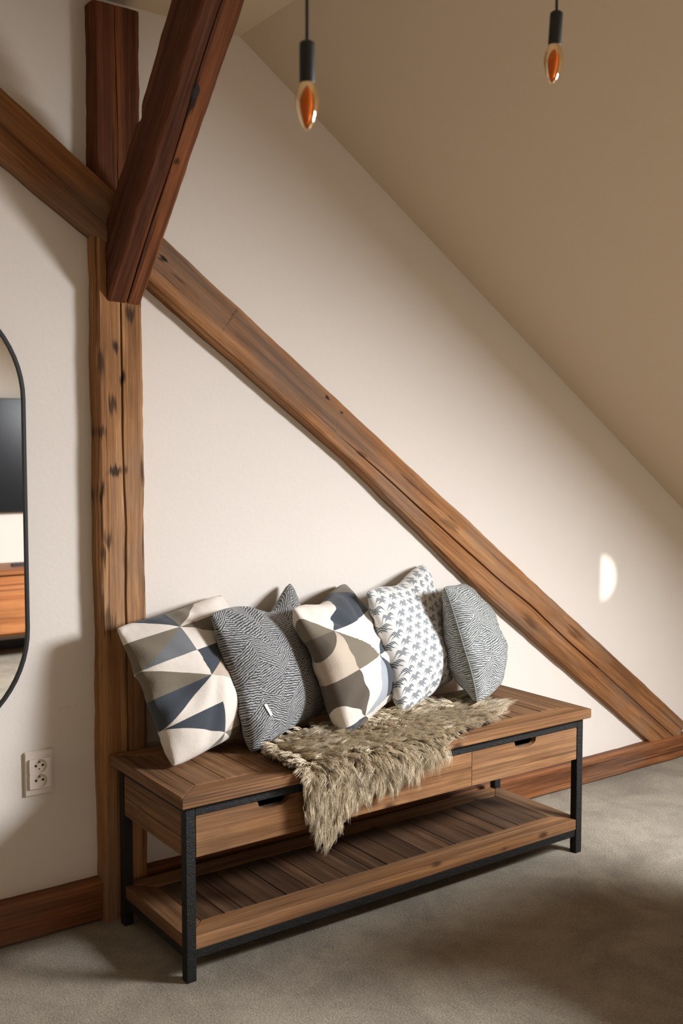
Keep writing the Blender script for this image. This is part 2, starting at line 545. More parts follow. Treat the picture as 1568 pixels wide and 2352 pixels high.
# ------------------------------------------------------------------ timber beams
def beam(name, length, w, d, mat, seed, parent=None, nlen=90, rough=0.006, taper=None, crack=None, wane=0.004, sink=0.0, cut=None):
    """hewn timber, local z = length, local x = width, local -y = front face.
    crack: function t -> x offset of a split in the front face (fraction of half width) or None"""
    # perimeter parameters: (x fraction -1..1, y fraction 0 front .. 1 back)
    nf = 13
    per = []
    for i in range(nf):
        per.append((-1 + 2 * i / (nf - 1), 0.0, 'f', i))
    for i in range(1, 6):
        per.append((1.0, i / 5, 's', i))
    for i in range(1, 7):
        per.append((1 - 2 * i / 6, 1.0, 'b', i))
    for i in range(1, 5):
        per.append((-1.0, 1 - i / 5, 's', i))
    m = len(per)
    verts, faces = [], []
    for k in range(nlen + 1):
        t = k / nlen
        z = t * length
        ww, dd = (taper(t) if taper else (w, d))
        hx = ww / 2
        eL = rough * (n1(t * length * 3.1, seed) + 0.5 * n1(t * length * 11, seed + 5) + 0.35 * n1(t * length * 31, seed + 7))
        eR = rough * (n1(t * length * 3.1, seed + 20) + 0.5 * n1(t * length * 11, seed + 25) + 0.35 * n1(t * length * 31, seed + 27))
        cx = crack(t) if crack else None
        for (fx, fy, side, i) in per:
            x = fx * hx
            y = fy * dd
            if side == 'f':
                if cx is not None and 4 <= i <= 8:
                    c0 = cx[0] * hx
                    wd = cx[1]
                    if i == 6:
                        x = c0; y += cx[2]
                    elif i in (5, 7):
                        x = c0 + (wd if i == 7 else -wd)
                    else:
                        x = 0.5 * (x + c0 + (0.012 if i == 8 else -0.012))
                y += 0.0022 * n1(z * 7 + fx * 2.0, seed + 40) + 0.0012 * noise.noise(Vector((x * 60, z * 24, seed)))
                if i in (0, nf - 1):
                    y += wane + 0.6 * rough * (0.5 + n1(z * 5, seed + 50 + i))
                    x -= fx * wane * 0.6
            if fx <= -0.999:
                x += eL
            elif fx >= 0.999:
                x += eR
            verts.append((x, y, z))
    for k in range(nlen):
        for i in range(m):
            a, b = k * m + i, k * m + (i + 1) % m
            faces.append((a, b, b + m, a + m))
    faces.append(tuple(range(m - 1, -1, -1)))
    faces.append(tuple(range(nlen * m, nlen * m + m)))
    o = mesh_obj(name, verts, faces, mat, parent)
    return o

# vertical post, half sunk into the plaster
def post_crack(t):
    z = t * 2.52
    wd = 0.0032 if z < 1.75 else 0.0014
    cx = 0.05 + 0.09 * n1(z * 2.2, 91) + 0.03 * n1(z * 9, 92) + 0.12 * (1.3 - z) * 0.5
    return (cx, wd * (0.7 + 0.8 * abs(n1(z * 3, 95))), 0.020)
post = beam('post', 2.52, 0.138, 0.10, MT['post'], 3.0, nlen=170, rough=0.0045, crack=post_crack, wane=0.005)
post.location = (0.033, 0.432, 0.0)
post.data.materials.append(MT['knee'])      # post head above the lap joint: brace's shade put into a darker, redder colour
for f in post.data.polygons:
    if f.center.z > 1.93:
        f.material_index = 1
tag(post, 'upright hewn timber post standing against the plaster wall', 'post')

# long diagonal beam, lapped over the post
A = Vector((-0.66, 0, 2.5125 - 0.075))
upv = Vector((0.8117, 0, -0.584)).normalized()     # along the beam, downwards to the right
Ldiag = 4.05
def diag_taper(t):
    x = -0.66 + t * Ldiag * 0.8117
    w = float(np.interp(x, [-0.3, 0.1, 0.9, 1.5, 2.6], [0.146, 0.130, 0.130, 0.170, 0.180]))
    return (w, 0.085)
def diag_crack(t):
    x = -0.66 + t * Ldiag * 0.8117
    if x < 0.80:
        return None
    k = min(1, (x - 0.80) / 0.25)
    c = 0.42 - 0.42 * min(1, (x - 0.80) / 0.9) + 0.06 * n1(x * 5, 71)
    return (c, 0.0032 * k * (1.0 if x < 2.1 else 0.6), 0.018 * k)
def ribbon_beam():
    """diagonal: the upper edge is straight, the lower edge swells to the right"""
    o = beam('diagonal_beam', Ldiag, 0.15, 0.085, MT['brace'], 8.0, nlen=190, rough=0.0032, taper=diag_taper, crack=diag_crack, wane=0.004)
    me = o.data
    co = np.zeros(len(me.vertices) * 3)
    me.vertices.foreach_get('co', co)
    co = co.reshape(-1, 3)
    # local +x becomes the lower side; keep upper edge on a line
    w = np.array([diag_taper(z / Ldiag)[0] for z in co[:, 2]])
    co[:, 0] += w / 2
    me.vertices.foreach_set('co', co.ravel())
    me.update()
    return o
diag = ribbon_beam()
zloc = upv
yloc = Vector((0, 1, 0))
xloc = yloc.cross(zloc)            # perpendicular in the wall plane
Md = Matrix((xloc, yloc, zloc)).transposed().to_4x4()
DY = 0.422
Md.translation = Vector((-0.66, DY, 2.246 + 0.7195 * (0.66 - 0.289)))
diag.matrix_world = Md
# the lower end dies back towards the wall and stands on the sill
inv = Md.inverted()
for v in diag.data.vertices:
    wp = Md @ v.co
    wp.y += 0.036 * min(1.0, max(0.0, (wp.x - 0.2) / 2.2))
    if wp.z < 0.094:
        wp -= upv * ((0.094 - wp.z) / -upv.z)
    v.co = inv @ wp
diag.data.update()
tag(diag, 'long diagonal timber beam running down across the wall to the floor', 'beam')

# knee brace rising from the post towards the room
kd = Vector((0, -0.682, 0.731)).normalized()
def knee_crack(t):
    return (0.12 - 0.25 * t + 0.12 * n1(t * 4, 61), 0.0016 + 0.0012 * abs(n1(t * 7, 62)), 0.012)
def knee_taper(t):
    d = 0.132 + 0.016 * t
    z = t * 1.35
    d -= 0.020 * math.exp(-((z - 0.60) / 0.016) ** 2)
    return (0.102 + 0.006 * t, d)
knee = beam('knee_brace', 1.35, 0.102, 0.132, MT['knee'], 15.0, nlen=130, rough=0.004, taper=knee_taper, crack=knee_crack, wane=0.003)
# local z along the brace, local -y faces down into the room
zl = kd
xl = Vector((1, 0, 0))
yl = zl.cross(xl)
Mk = Matrix((xl, yl, zl)).transposed().to_4x4()
Mk.translation = Vector((0.046, 0.437, 1.722)) - kd * 0.12
knee.matrix_world = Mk
# square the lower end off on the post: flat horizontal foot, flush to the post face
me = knee.data
inv = Mk.inverted()
for v in me.vertices:
    wp = Mk @ v.co
    if wp.z < 1.722:
        t_ = (1.722 - wp.z) / kd.z
        wp = wp + kd * t_
    if wp.y > 0.436:
        wp.y = 0.436
    v.co = inv @ wp
me.update()
tag(knee, 'dark reddish knee brace slanting up from the post into the room', 'beam')
# the knot hole in the lit face of the knee brace
ko = lathe('knot', [(0.0005, 0.0), (0.008, 0.0015), (0.013, 0.0005), (0.0165, -0.004)], mat_plain('knot_dark', (0.012, 0.006, 0.004), 0.8), None, 18)
ko.parent = knee
ko.matrix_parent_inverse = Matrix.Identity(4)
ko.matrix_local = Matrix.Translation((0.005, 0.0010, 0.745)) @ Matrix.Rotation(PI / 2, 4, 'X') @ Matrix.Diagonal((0.75, 1.5, 1, 1))

# sill timber along the foot of the wall
sill = beam('baseboard_back', 5.6, 0.12, 0.05, MT['sill'], 23.0, nlen=200, rough=0.004, wane=0.004,
            taper=lambda t: (float(np.interp(-2.6 + 5.6 * t, [-0.4, 0.2, 1.9, 2.7], [0.122, 0.116, 0.097, 0.097])), 0.05))
co = np.zeros(len(sill.data.vertices) * 3)
sill.data.vertices.foreach_get('co', co)
co = co.reshape(-1, 3)
wv_ = np.interp(-2.6 + co[:, 2], [-0.4, 0.2, 1.9, 2.7], [0.122, 0.116, 0.097, 0.097])
new = np.stack([co[:, 2], co[:, 1], np.clip(wv_ / 2 + co[:, 0], 0.0, None)], axis=1)   # length along x, rests on the floor
sill.data.vertices.foreach_set('co', new.ravel())
sill.data.flip_normals()
sill.data.update()
sill.location = (-2.6, 0.446, 0.0)
tag(sill, 'rough reddish timber sill along the foot of the wall', 'baseboard', kind='structure')

# ------------------------------------------------------------------ bench
L, D, H, TS = 1.443, 0.405, 0.48, 0.030
OV = 0.0185
LEG = 0.027
bench = empty('bench', (L / 2, D / 2, 0), 'wooden storage bench with drawers and black iron frame against the wall', 'bench')
bench_inv = Matrix.Translation((-L / 2, -D / 2, 0))
def bpart(o):
    o.parent = bench
    o.location = Vector(o.location) - Vector((L / 2, D / 2, 0))
    return o
for x0 in (0, L - LEG):
    for y0 in (0, D - LEG):
        bpart(box('leg', x0, x0 + LEG, y0, y0 + LEG, 0, H - TS, MT['iron'], None, 0.0015))
RZ0, RZ1 = 0.422, H - TS
bpart(box('top_rail', LEG, L - LEG, 0, LEG, RZ0, RZ1, MT['iron'], None, 0.0012))
bpart(box('top_rail', LEG, L - LEG, D - LEG, D, RZ0, RZ1, MT['iron'], None, 0.0012))
bpart(box('top_rail', 0, LEG, LEG, D - LEG, RZ0 + 0.008, RZ1, MT['iron'], None, 0.0012))
bpart(box('top_rail', L - LEG, L, LEG, D - LEG, RZ0 + 0.008, RZ1, MT['iron'], None, 0.0012))
for (a, b, c, d) in ((LEG, L - LEG, 0.004, 0.026), (LEG, L - LEG, D - 0.026, D - 0.004)):
    bpart(box('shelf_rail', a, b, c, d, 0.056, 0.0785, MT['iron'], None, 0.001))
for (a, b) in ((0.004, 0.026), (L - 0.026, L - 0.004)):
    bpart(box('shelf_rail', a, b, LEG, D - LEG, 0.056, 0.0785, MT['iron'], None, 0.001))

def mitred(prefix, x0, x1, y0, y1, z0, z1, bw, mx, my, bevel):
    i0, i1, j0, j1 = x0 + bw, x1 - bw, y0 + bw, y1 - bw
    e = 0.0004
    bpart(prism(prefix + '_board', [(x0, y0), (x1, y0), (i1 - e, j0), (i0 + e, j0)], z0, z1, mx, None, bevel))
    bpart(prism(prefix + '_board', [(i0 + e, j1), (i1 - e, j1), (x1, y1), (x0, y1)], z0, z1, mx, None, bevel))
    bpart(prism(prefix + '_board', [(x0, y0), (i0, j0 + e), (i0, j1 - e), (x0, y1)], z0, z1, my, None, bevel))
    bpart(prism(prefix + '_board', [(x1, y0), (x1, y1), (i1, j1 - e), (i1, j0 + e)], z0, z1, my, None, bevel))
    return i0, i1, j0, j1

def planks(name, i0, i1, j0, j1, z0, z1, mat, wmin, wmax, seed):
    r = random.Random(seed)
    x = i0
    while x < i1 - 0.001:
        w = r.uniform(wmin, wmax)
        if i1 - (x + w) < wmin * 0.7:
            w = i1 - x
        dz = r.uniform(-0.0012, 0.0004)
        bpart(box(name, x + 0.0006, x + w - 0.0006, j0 + 0.0006, j1 - 0.0006, z0, z1 + dz, mat, None, 0.0012))
        x += w
i = mitred('top', -OV, L + OV, -OV, D + OV, H - TS, H, 0.072, MT['bench'], MT['bench_y'], 0.002)
planks('top_plank', *i, H - TS + 0.004, H, MT['bench_y'], 0.06, 0.105, 5)
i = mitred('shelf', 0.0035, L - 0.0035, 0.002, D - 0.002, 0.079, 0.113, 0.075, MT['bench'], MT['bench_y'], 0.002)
planks('shelf_plank', *i, 0.083, 0.113, MT['shelf_shade_y'], 0.045, 0.10, 9)
# end panels, back panel
bpart(box('side_panel', 0.003, 0.021, LEG, D - LEG, 0.315, RZ0 + 0.008, MT['bench_y'], None, 0.002))
bpart(box('side_panel', L - 0.021, L - 0.003, LEG, D - LEG, 0.315, RZ0 + 0.008, MT['bench_y'], None, 0.002))
bpart(box('back_panel', LEG, L - LEG, D - 0.022, D - 0.006, 0.315, RZ0, MT['bench'], None, 0.001))
bpart(box('bottom_panel', LEG, L - LEG, 0.03, D - 0.023, 0.318, 0.326, MT['dark_in'], None))
dx0, dx1 = LEG + 0.0015, L - LEG - 0.0015
dw = (dx1 - dx0) / 3
for k in range(3):
    a, b = dx0 + k * dw + 0.001, dx0 + (k + 1) * dw - 0.001
    c = (a + b) / 2 + (-0.005)
    z0, z1 = 0.316, 0.4205
    nw, nd = 0.047, 0.023
    poly = [(a, z0), (b, z0), (b, z1), (c + nw + 0.004, z1)]
    for q in range(9):
        t = q / 8
        ang = t * PI
        poly.append((c + nw * math.copysign(abs(math.cos(ang)) ** 0.75, math.cos(ang)), z1 - 0.002 - nd * math.sin(ang) ** 0.8))
    poly += [(c - nw - 0.004, z1), (a, z1)]
    dr = bpart(prism('drawer', poly, 0.002, 0.020, MT['bench'], None, 0.0, 'XZ'))
    bx = box('drawer_box', a + 0.012, b - 0.012, 0.0205, 0.34, 0.328, 0.40, MT['dark_in'], None)
    # open-topped tray
    bm = bmesh.new(); bm.from_mesh(bx.data)
    topf = max(bm.faces, key=lambda f: f.calc_center_median().z)
    bmesh.ops.delete(bm, geom=[topf], context='FACES_ONLY'); bm.to_mesh(bx.data); bm.free()
    bx.location = Vector(bx.location) - Vector((L / 2, D / 2, 0)) - Vector(dr.location)
    bx.parent = dr

# ------------------------------------------------------------------ fabrics
def weave_bump(g, uvs, amt=0.25, freq=260):
    u, v = uvs
    w = g.m('ADD', g.m('SINE', g.m('MULTIPLY', u, freq * 2.0)), g.m('SINE', g.m('MULTIPLY', v, freq * 2.0)))
    nz = g.noise(g.coords('UV'), 26, 4, 0.6)
    return g.bump(g.m('ADD', g.m('MULTIPLY', w, 0.05), nz), amt, 0.004)

def uv_of(g):
    t = g.n('ShaderNodeTexCoord')
    s = g.n('ShaderNodeSeparateXYZ')
    g.link(t.outputs['UV'], s.inputs[0])
    return s.outputs[0], s.outputs[1]

PAL = dict(c=(0.70, 0.635, 0.55), o=(0.155, 0.130, 0.088), b=(0.130, 0.140, 0.145), n=(0.028, 0.039, 0.053),
           e=(0.47, 0.385, 0.295), g=(0.32, 0.345, 0.37), k=(0.085, 0.065, 0.045), w=(0.76, 0.70, 0.62))
def mat_geo(name, rows, cols, ou, ov, table, ucol):
    g = G(name, 0.93)
    u, v = uv_of(g)
    U = g.m('ADD', g.m('MULTIPLY', u, ucol), ou)
    V = g.m('ADD', g.m('MULTIPLY', g.m('SUBTRACT', 1.0, v), rows), ov)
    i, j = g.m('FLOOR', U), g.m('FLOOR', V)
    fx, fy = g.m('FRACT', U), g.m('FRACT', V)
    par = g.m('FLOORED_MODULO', g.m('ADD', i, j), 2.0)
    t_sl = g.m('GREATER_THAN', g.m('ADD', fx, fy), 1.0)
    t_bs = g.m('GREATER_THAN', fy, fx)
    tri = g.m('ADD', g.m('MULTIPLY', par, t_sl), g.m('MULTIPLY', g.m('SUBTRACT', 1.0, par), t_bs))
    n = len(table[0])
    idx = g.m('DIVIDE', g.m('ADD', g.m('ADD', g.m('MULTIPLY', i, 2.0), tri), 0.5), float(n))
    c = None
    for r, row in enumerate(table):
        rc = g.ramp(idx, [(q / n, PAL[ch]) for q, ch in enumerate(row)], 'CONSTANT')
        c = rc if c is None else g.mix(g.m('GREATER_THAN', j, r - 0.5), c, rc)
    fib = g.noise(g.coords('UV'), 120, 3, 0.7)
    c = g.mix(g.m('MULTIPLY', fib, 0.22), c, g.mix(0.5, c, (0.25, 0.21, 0.16)))
    g.color(c)
    g.b.inputs['Sheen Weight'].default_value = 0.15
    weave_bump(g, (u, v))
    return g.mat
MT['geo_a'] = mat_geo('triangle_print_fabric', 5.0, 3, 0.0, 0.3,
    ['ncocnc', 'obcoonc'[0:1] + 'bocnc', 'conece'[0:2] + 'neoc', 'ncecco', 'ncceoc', 'coocnc'], 2.42)
MT['geo_b'] = mat_geo('triangle_print_fabric_alt', 3.0, 3, 0.5, 0.2,
    ['cocnon', 'kewown', 'kccgwn', 'nkckww'], 2.5)

def mat_rib(name, dark, light, cols=6.0, lines=58.0):
    """fine ribbed leaf weave: columns of slanted line patches"""
    g = G(name, 0.9)
    u, v = uv_of(g)
    warp = g.noise(g.coords('UV'), 3.0, 2)
    U = g.m('ADD', g.m('MULTIPLY', u, cols), g.m('MULTIPLY', warp, 0.5))
    i, fx = g.m('FLOOR', U), g.m('FRACT', U)
    par = g.m('FLOORED_MODULO', i, 2.0)
    sgn = g.m('SUBTRACT', g.m('MULTIPLY', par, 2.0), 1.0)
    # patches bounded by steep slanted lines
    P = g.m('ADD', g.m('MULTIPLY', v, 5.0), g.m('MULTIPLY', sgn, g.m('MULTIPLY', fx, 0.75)))
    j = g.m('FLOOR', P)
    par2 = g.m('FLOORED_MODULO', g.m('ADD', j, i), 2.0)
    slope = g.m('ADD', 6.5, g.m('MULTIPLY', par2, -9.0))
    ln = g.m('ADD', g.m('MULTIPLY', v, lines), g.m('MULTIPLY', sgn, g.m('MULTIPLY', fx, slope)))
    wob = g.m('MULTIPLY', g.noise(g.coords('UV'), 40, 2), 1.3)
    s = g.m('SINE', g.m('MULTIPLY', g.m('ADD', ln, wob), 2 * PI))
    f = g.smooth(s, -0.15, 0.55)
    nz = g.noise(g.coords('UV'), 160, 3, 0.7)
    f = g.m('MULTIPLY', f, g.m('ADD', 0.55, g.m('MULTIPLY', nz, 0.8)), clamp=True)
    g.color(g.mix(f, dark, light))
    g.b.inputs['Sheen Weight'].default_value = 0.2
    g.bump(g.m('ADD', s, g.m('MULTIPLY', nz, 1.0)), 0.3, 0.003)
    return g.mat
MT['rib_a'] = mat_rib('ribbed_grey_fabric', (0.040, 0.044, 0.048), (0.42, 0.41, 0.385), 5.5, 58)
MT['rib_b'] = mat_rib('ribbed_green_grey_fabric', (0.085, 0.093, 0.090), (0.50, 0.51, 0.475), 5.0, 56)

def mat_bird(name):
    """rows of small winged sprigs on white cotton"""
    g = G(name, 0.92)
    u, v = uv_of(g)
    V = g.m('MULTIPLY', v, 14.0)
    j, fy0 = g.m('FLOOR', V), g.m('FRACT', V)
    U = g.m('ADD', g.m('MULTIPLY', u, 8.0), g.m('MULTIPLY', g.m('FLOORED_MODULO', j, 2.0), 0.5))
    x = g.m('SUBTRACT', g.m('FRACT', U), 0.5)
    y = g.m('SUBTRACT', fy0, 0.5)
    ax = g.m('ABSOLUTE', x)
    # two arched wings
    arch = g.m('SUBTRACT', 0.26, g.m('MULTIPLY', g.m('MULTIPLY', g.m('SUBTRACT', ax, 0.20), g.m('SUBTRACT', ax, 0.20)), 9.0))
    d1 = g.m('ABSOLUTE', g.m('SUBTRACT', y, g.m('ADD', arch, g.m('MULTIPLY', x, 0.25))))
    th = g.m('MAXIMUM', g.m('MULTIPLY', g.m('SUBTRACT', 0.49, ax), 0.62), 0.0)
    w1 = g.m('LESS_THAN', d1, th)
    # lower feather pair
    arch2 = g.m('SUBTRACT', -0.05, g.m('MULTIPLY', g.m('MULTIPLY', ax, ax), 3.2))
    d2 = g.m('ABSOLUTE', g.m('SUBTRACT', y, arch2))
    w2 = g.m('LESS_THAN', d2, g.m('MAXIMUM', g.m('MULTIPLY', g.m('SUBTRACT', 0.36, ax), 0.5), 0.0))
    # body
    w3 = g.m('MULTIPLY', g.m('LESS_THAN', g.m('ABSOLUTE', g.m('ADD', x, g.m('MULTIPLY', y, 0.18))), 0.028), g.m('LESS_THAN', g.m('ABSOLUTE', g.m('ADD', y, 0.10)), 0.36))
    f = g.m('MAXIMUM', g.m('MAXIMUM', w1, w2), w3)
    feather = g.m('GREATER_THAN', g.m('SINE', g.m('ADD', g.m('MULTIPLY', u, 520.0), g.m('MULTIPLY', v, 330.0))), -0.75)
    f = g.m('MULTIPLY', g.m('MULTIPLY', f, feather), 0.95)
    g.color(g.mix(f, (0.70, 0.68, 0.64), (0.085, 0.108, 0.128)))
    g.b.inputs['Sheen Weight'].default_value = 0.15
    weave_bump(g, (u, v))
    return g.mat
MT['bird'] = mat_bird('sprig_print_fabric')
MT['tag'] = mat_plain('woven_label', (0.72, 0.68, 0.60), 0.9)
MT['seam'] = mat_plain('seam_piping', (0.20, 0.20, 0.19), 0.9)

# ------------------------------------------------------------------ cushions
def cushion(label, pos, yaw, tilt, roll, mat, half=0.2, thick=0.075, seed=0, chop=0.0, chop_u=0.0, ear=(1, 1, 1, 1), piping=None, tagpos=None, dents=()):
    n = 44
    root = empty('cushion', pos, label, 'cushion', None)
    R = Matrix.Rotation(yaw, 4, 'Z') @ Matrix.Rotation(-tilt, 4, 'X') @ Matrix.Rotation(-roll, 4, 'Y')
    root.rotation_euler = R.to_euler()
    verts, uvs, faces = [], [], []
    idx = {}
    def shape(u, v, side):
        # outline: corners stay, edge middles are drawn in
        x = half * u * (1 - 0.05 * (1 - v * v))
        z = half * v * (1 - 0.05 * (1 - u * u))
        rc = 1 - 0.055 * (u * u * v * v) ** 2.2
        x *= rc; z *= rc
        # corner ears: tl tr bl br
        for (cu, cv), e in zip(((-1, 1), (1, 1), (-1, -1), (1, -1)), ear):
            wgt = math.exp(-(((u - cu) ** 2 + (v - cv) ** 2) / 0.22))
            x += cu * (e - 1) * half * 0.12 * wgt
            z += cv * (e - 1) * half * 0.12 * wgt
        # a chopped top edge
        if chop:
            z -= chop * math.exp(-((u - chop_u) / 0.42) ** 2) * max(0.0, (v + 0.2) / 1.2) ** 2
        q = max(0.0, (1 - abs(u) ** 2.6) * (1 - abs(v) ** 2.6))
        prof = 0.70 * q ** 0.42 + 0.30 * q ** 1.1
        # sagging: fuller towards the bottom
        prof *= 1.0 - 0.16 * v
        t = thick * prof
        # gather creases running in from the corners and the seam
        ang = math.atan2(v, u)
        rad = min(1.0, math.hypot(u, v) / 1.41)
        cr = noise.noise(Vector((math.cos(ang * 1) * 4.5 + seed, math.sin(ang) * 4.5, rad * 1.5 + side * 9)))
        t += thick * 0.19 * cr * min(1.0, q * 6) * (0.35 + rad)
        t += thick * 0.16 * noise.noise(Vector((u * 1.6 + seed * 3, v * 1.6, side * 5.0))) * min(1, q * 4)
        edge = 1 - max(abs(u), abs(v))
        t += 0.0025 * math.sin(40 * (u if abs(v) > abs(u) else v) + seed) * math.exp(-edge / 0.12) * min(1, q * 20) * (0.5 + noise.noise(Vector((u * 3, v * 3, seed))))
        for (du, dv, dr, dd) in dents:
            t -= dd * math.exp(-(((u - du) ** 2 + (v - dv) ** 2) / (dr * dr))) * (1 if side == 0 else 0)
        y = -max(t, 0.0) if side == 0 else max(t, 0.0)
        # soft bend of the whole cushion (slump)
        y += 0.012 * (v * v) - 0.004 + 0.008 * noise.noise(Vector((u * 0.9, v * 0.9, seed * 2.0)))
        return (x, y, z)
    for side in (0, 1):
        for a in range(n + 1):
            for b in range(n + 1):
                # denser near the rim
                u = math.sin((-1 + 2 * a / n) * PI / 2) * 0.75 + (-1 + 2 * a / n) * 0.25
                v = math.sin((-1 + 2 * b / n) * PI / 2) * 0.75 + (-1 + 2 * b / n) * 0.25
                rim = a in (0, n) or b in (0, n)
                if rim and side == 1:
                    idx[(1, a, b)] = idx[(0, a, b)]
                    continue
                idx[(side, a, b)] = len(verts)
                verts.append(shape(u, v, side))
                uvs.append(((u + 1) / 2, (v + 1) / 2))
    for side in (0, 1):
        for a in range(n):
            for b in range(n):
                f = (idx[(side, a, b)], idx[(side, a + 1, b)], idx[(side, a + 1, b + 1)], idx[(side, a, b + 1)])
                faces.append(f if side == 0 else f[::-1])
    cover = mesh_obj('cover', verts, faces, mat, root, True, uvs)
    if piping is not None:
        ring = [idx[(0, a, 0)] for a in range(n)] + [idx[(0, n, b)] for b in range(n)] + [idx[(0, a, n)] for a in range(n, 0, -1)] + [idx[(0, 0, b)] for b in range(n, 0, -1)]
        pts = [Vector(verts[k]) for k in ring]
        tube('piping', pts, 0.0026, piping, root, closed=True)
    if tagpos is not None:
        tu, tv = tagpos
        p = Vector(shape(tu, tv, 0)); p2 = Vector(shape(tu + 0.03, tv - 0.17, 0))
        d = (p2 - p)
        wv = Vector((0.010, -0.001, 0.0015))
        off = Vector((0, -0.003, 0))
        bm = bmesh.new()
        q = [p + off, p + off + wv, p2 + off + wv, p2 + off]
        lo4 = [bm.verts.new(k) for k in q]
        hi4 = [bm.verts.new(k + Vector((0, -0.0012, 0))) for k in q]
        bm.faces.new(lo4); bm.faces.new(hi4[::-1])
        for k in range(4):
            bm.faces.new((lo4[k], lo4[(k + 1) % 4], hi4[(k + 1) % 4], hi4[k]))
        tg = bm_obj('fabric_label', bm, MT['tag'], root)
        tg['label'] = 'small white woven label'
    return root

def tube(name, pts, r, mat, parent=None, closed=False, seg=6):
    verts, faces = [], []
    n = len(pts)
    for i, p in enumerate(pts):
        a = pts[(i - 1) % n] if (closed or i > 0) else p
        b = pts[(i + 1) % n] if (closed or i < n - 1) else p
        t = (b - a).normalized()
        s = t.cross(Vector((0.13, 0.21, 0.97)))
        if s.length < 1e-3:
            s = t.cross(Vector((1, 0, 0)))
        s.normalize()
        w = t.cross(s)
        for k in range(seg):
            an = 2 * PI * k / seg
            verts.append(p + s * (r * math.cos(an)) + w * (r * math.sin(an)))
    m = n if closed else n - 1
    for i in range(m):
        for k in range(seg):
            a = i * seg + k
            b = i * seg + (k + 1) % seg
            c = ((i + 1) % n) * seg
            faces.append((a, b, c + (k + 1) % seg, c + k))
    return mesh_obj(name, verts, faces, mat, parent, True)

cushion('cushion with navy, olive and cream triangles leaning on the timber post', (0.208, 0.316, 0.694), 0.240, 0.447, 0.126, MT['geo_a'],
        0.207, 0.078, 1.3, ear=(1.1, 1.05, 1.05, 1), dents=((-0.55, -0.15, 0.28, 0.020), (-0.7, 0.75, 0.2, 0.008), (0.1, -0.85, 0.2, 0.012)))
cushion('ribbed charcoal grey cushion with small white label beside the triangle cushion at the post', (0.446, 0.310, 0.697), 0.401, 0.298, 0.086, MT['rib_a'],
        0.207, 0.075, 4.1, chop=0.055, chop_u=0.35, ear=(1.1, 1.6, 1.2, 1), tagpos=(-0.78, -0.42), dents=((-0.3, -0.25, 0.22, 0.008),))
cushion('triangle print cushion with large pale panels sitting on the sheepskin', (0.699, 0.285, 0.698), 0.543, 0.42, 0.068, MT['geo_b'],
        0.207, 0.085, 7.7, chop=0.02, chop_u=-0.1, ear=(1.2, 1.1, 1, 1), dents=((-0.35, 0.62, 0.2, 0.022), (-0.7, 0.55, 0.18, 0.010)))
cushion('white cushion printed with small grey winged sprigs, on the sheepskin', (1.003, 0.333, 0.716), 0.383, 0.274, 0.108, MT['bird'],
        0.207, 0.075, 9.2, chop=0.02, ear=(1.05, 1.3, 1, 1))
cushion('ribbed grey green cushion with piped edge nearest the diagonal beam', (1.218, 0.290, 0.688), 0.68, 0.306, -0.102, MT['rib_b'],
        0.196, 0.090, 12.6, piping=MT['seam'], ear=(1, 1.1, 1, 1))

# soft contact: where one cushion presses into the next, the one behind gives way
from mathutils.bvhtree import BVHTree
bpy.context.view_layer.update()
covers = sorted([o for o in bpy.data.objects if o.name.startswith('cover') and o.parent], key=lambda o: o.parent.location.x)
for rear, front in zip(covers[:-1], covers[1:]):
    mf, mr = front.matrix_world, rear.matrix_world
    tree = BVHTree.FromPolygons([mf @ v.co for v in front.data.vertices], [tuple(f.vertices) for f in front.data.polygons])
    back = (mf.to_3x3() @ Vector((0, 1, 0))).normalized()
    inv = mr.inverted()
    for v in rear.data.vertices:
        w = mr @ v.co
        loc, nor, k, dist = tree.find_nearest(w)
        if loc is not None and (w - loc).dot(nor) < 0:
            hit = tree.ray_cast(w, back)[0]
            if hit is not None:
                w = hit + back * 0.0015
                w.y = min(w.y, WALL_Y - 0.002)
                v.co = inv @ w
    rear.data.update()

# ------------------------------------------------------------------ sheepskin
POLY = [(0.315, 0.165), (0.325, 0.05), (0.345, -0.02), (0.372, -0.11), (0.392, -0.160), (0.415, -0.150), (0.45, -0.115), (0.50, -0.080),
        (0.58, -0.060), (0.68, -0.042), (0.77, -0.020), (0.84, 0.010), (0.96, 0.045), (1.06, 0.062), (1.125, 0.10), (1.165, 0.16),
        (1.17, 0.24), (1.10, 0.33), (0.95, 0.33), (0.78, 0.31), (0.60, 0.28), (0.45, 0.255), (0.37, 0.215)]
def inside(x, y):
    c = False
    n = len(POLY)
    for k in range(n):
        x1, y1 = POLY[k]; x2, y2 = POLY[(k + 1) % n]
        if (y1 > y) != (y2 > y) and x < (x2 - x1) * (y - y1) / (y2 - y1) + x1:
            c = not c
    return c
RB = 0.014
def skin_point(x, w, h=0.0):
    """(x along bench, w from the front edge: + on the seat, - hanging) -> point, normal, downhill tangent"""
    yE, zT = -OV, H
    arc = RB * PI / 2
    base = 0.006 + h
    if w > arc / 2:
        return Vector((x, yE - 0.006 + RB + (w - arc / 2), zT + base)), Vector((0, 0, 1)), Vector((0, -1, 0))
    if w < -arc / 2:
        return Vector((x, yE - base, zT + 0.006 - RB + (w + arc / 2))), Vector((0, -1, 0)), Vector((0, 0, -1))
    a = (arc / 2 - w) / arc * PI / 2
    nrm = Vector((0, -math.sin(a), math.cos(a)))
    cen = Vector((x, yE - 0.006 + RB, zT + 0.006 - RB))
    return cen + nrm * (RB + h), nrm, Vector((0, -math.cos(a), -math.sin(a)))

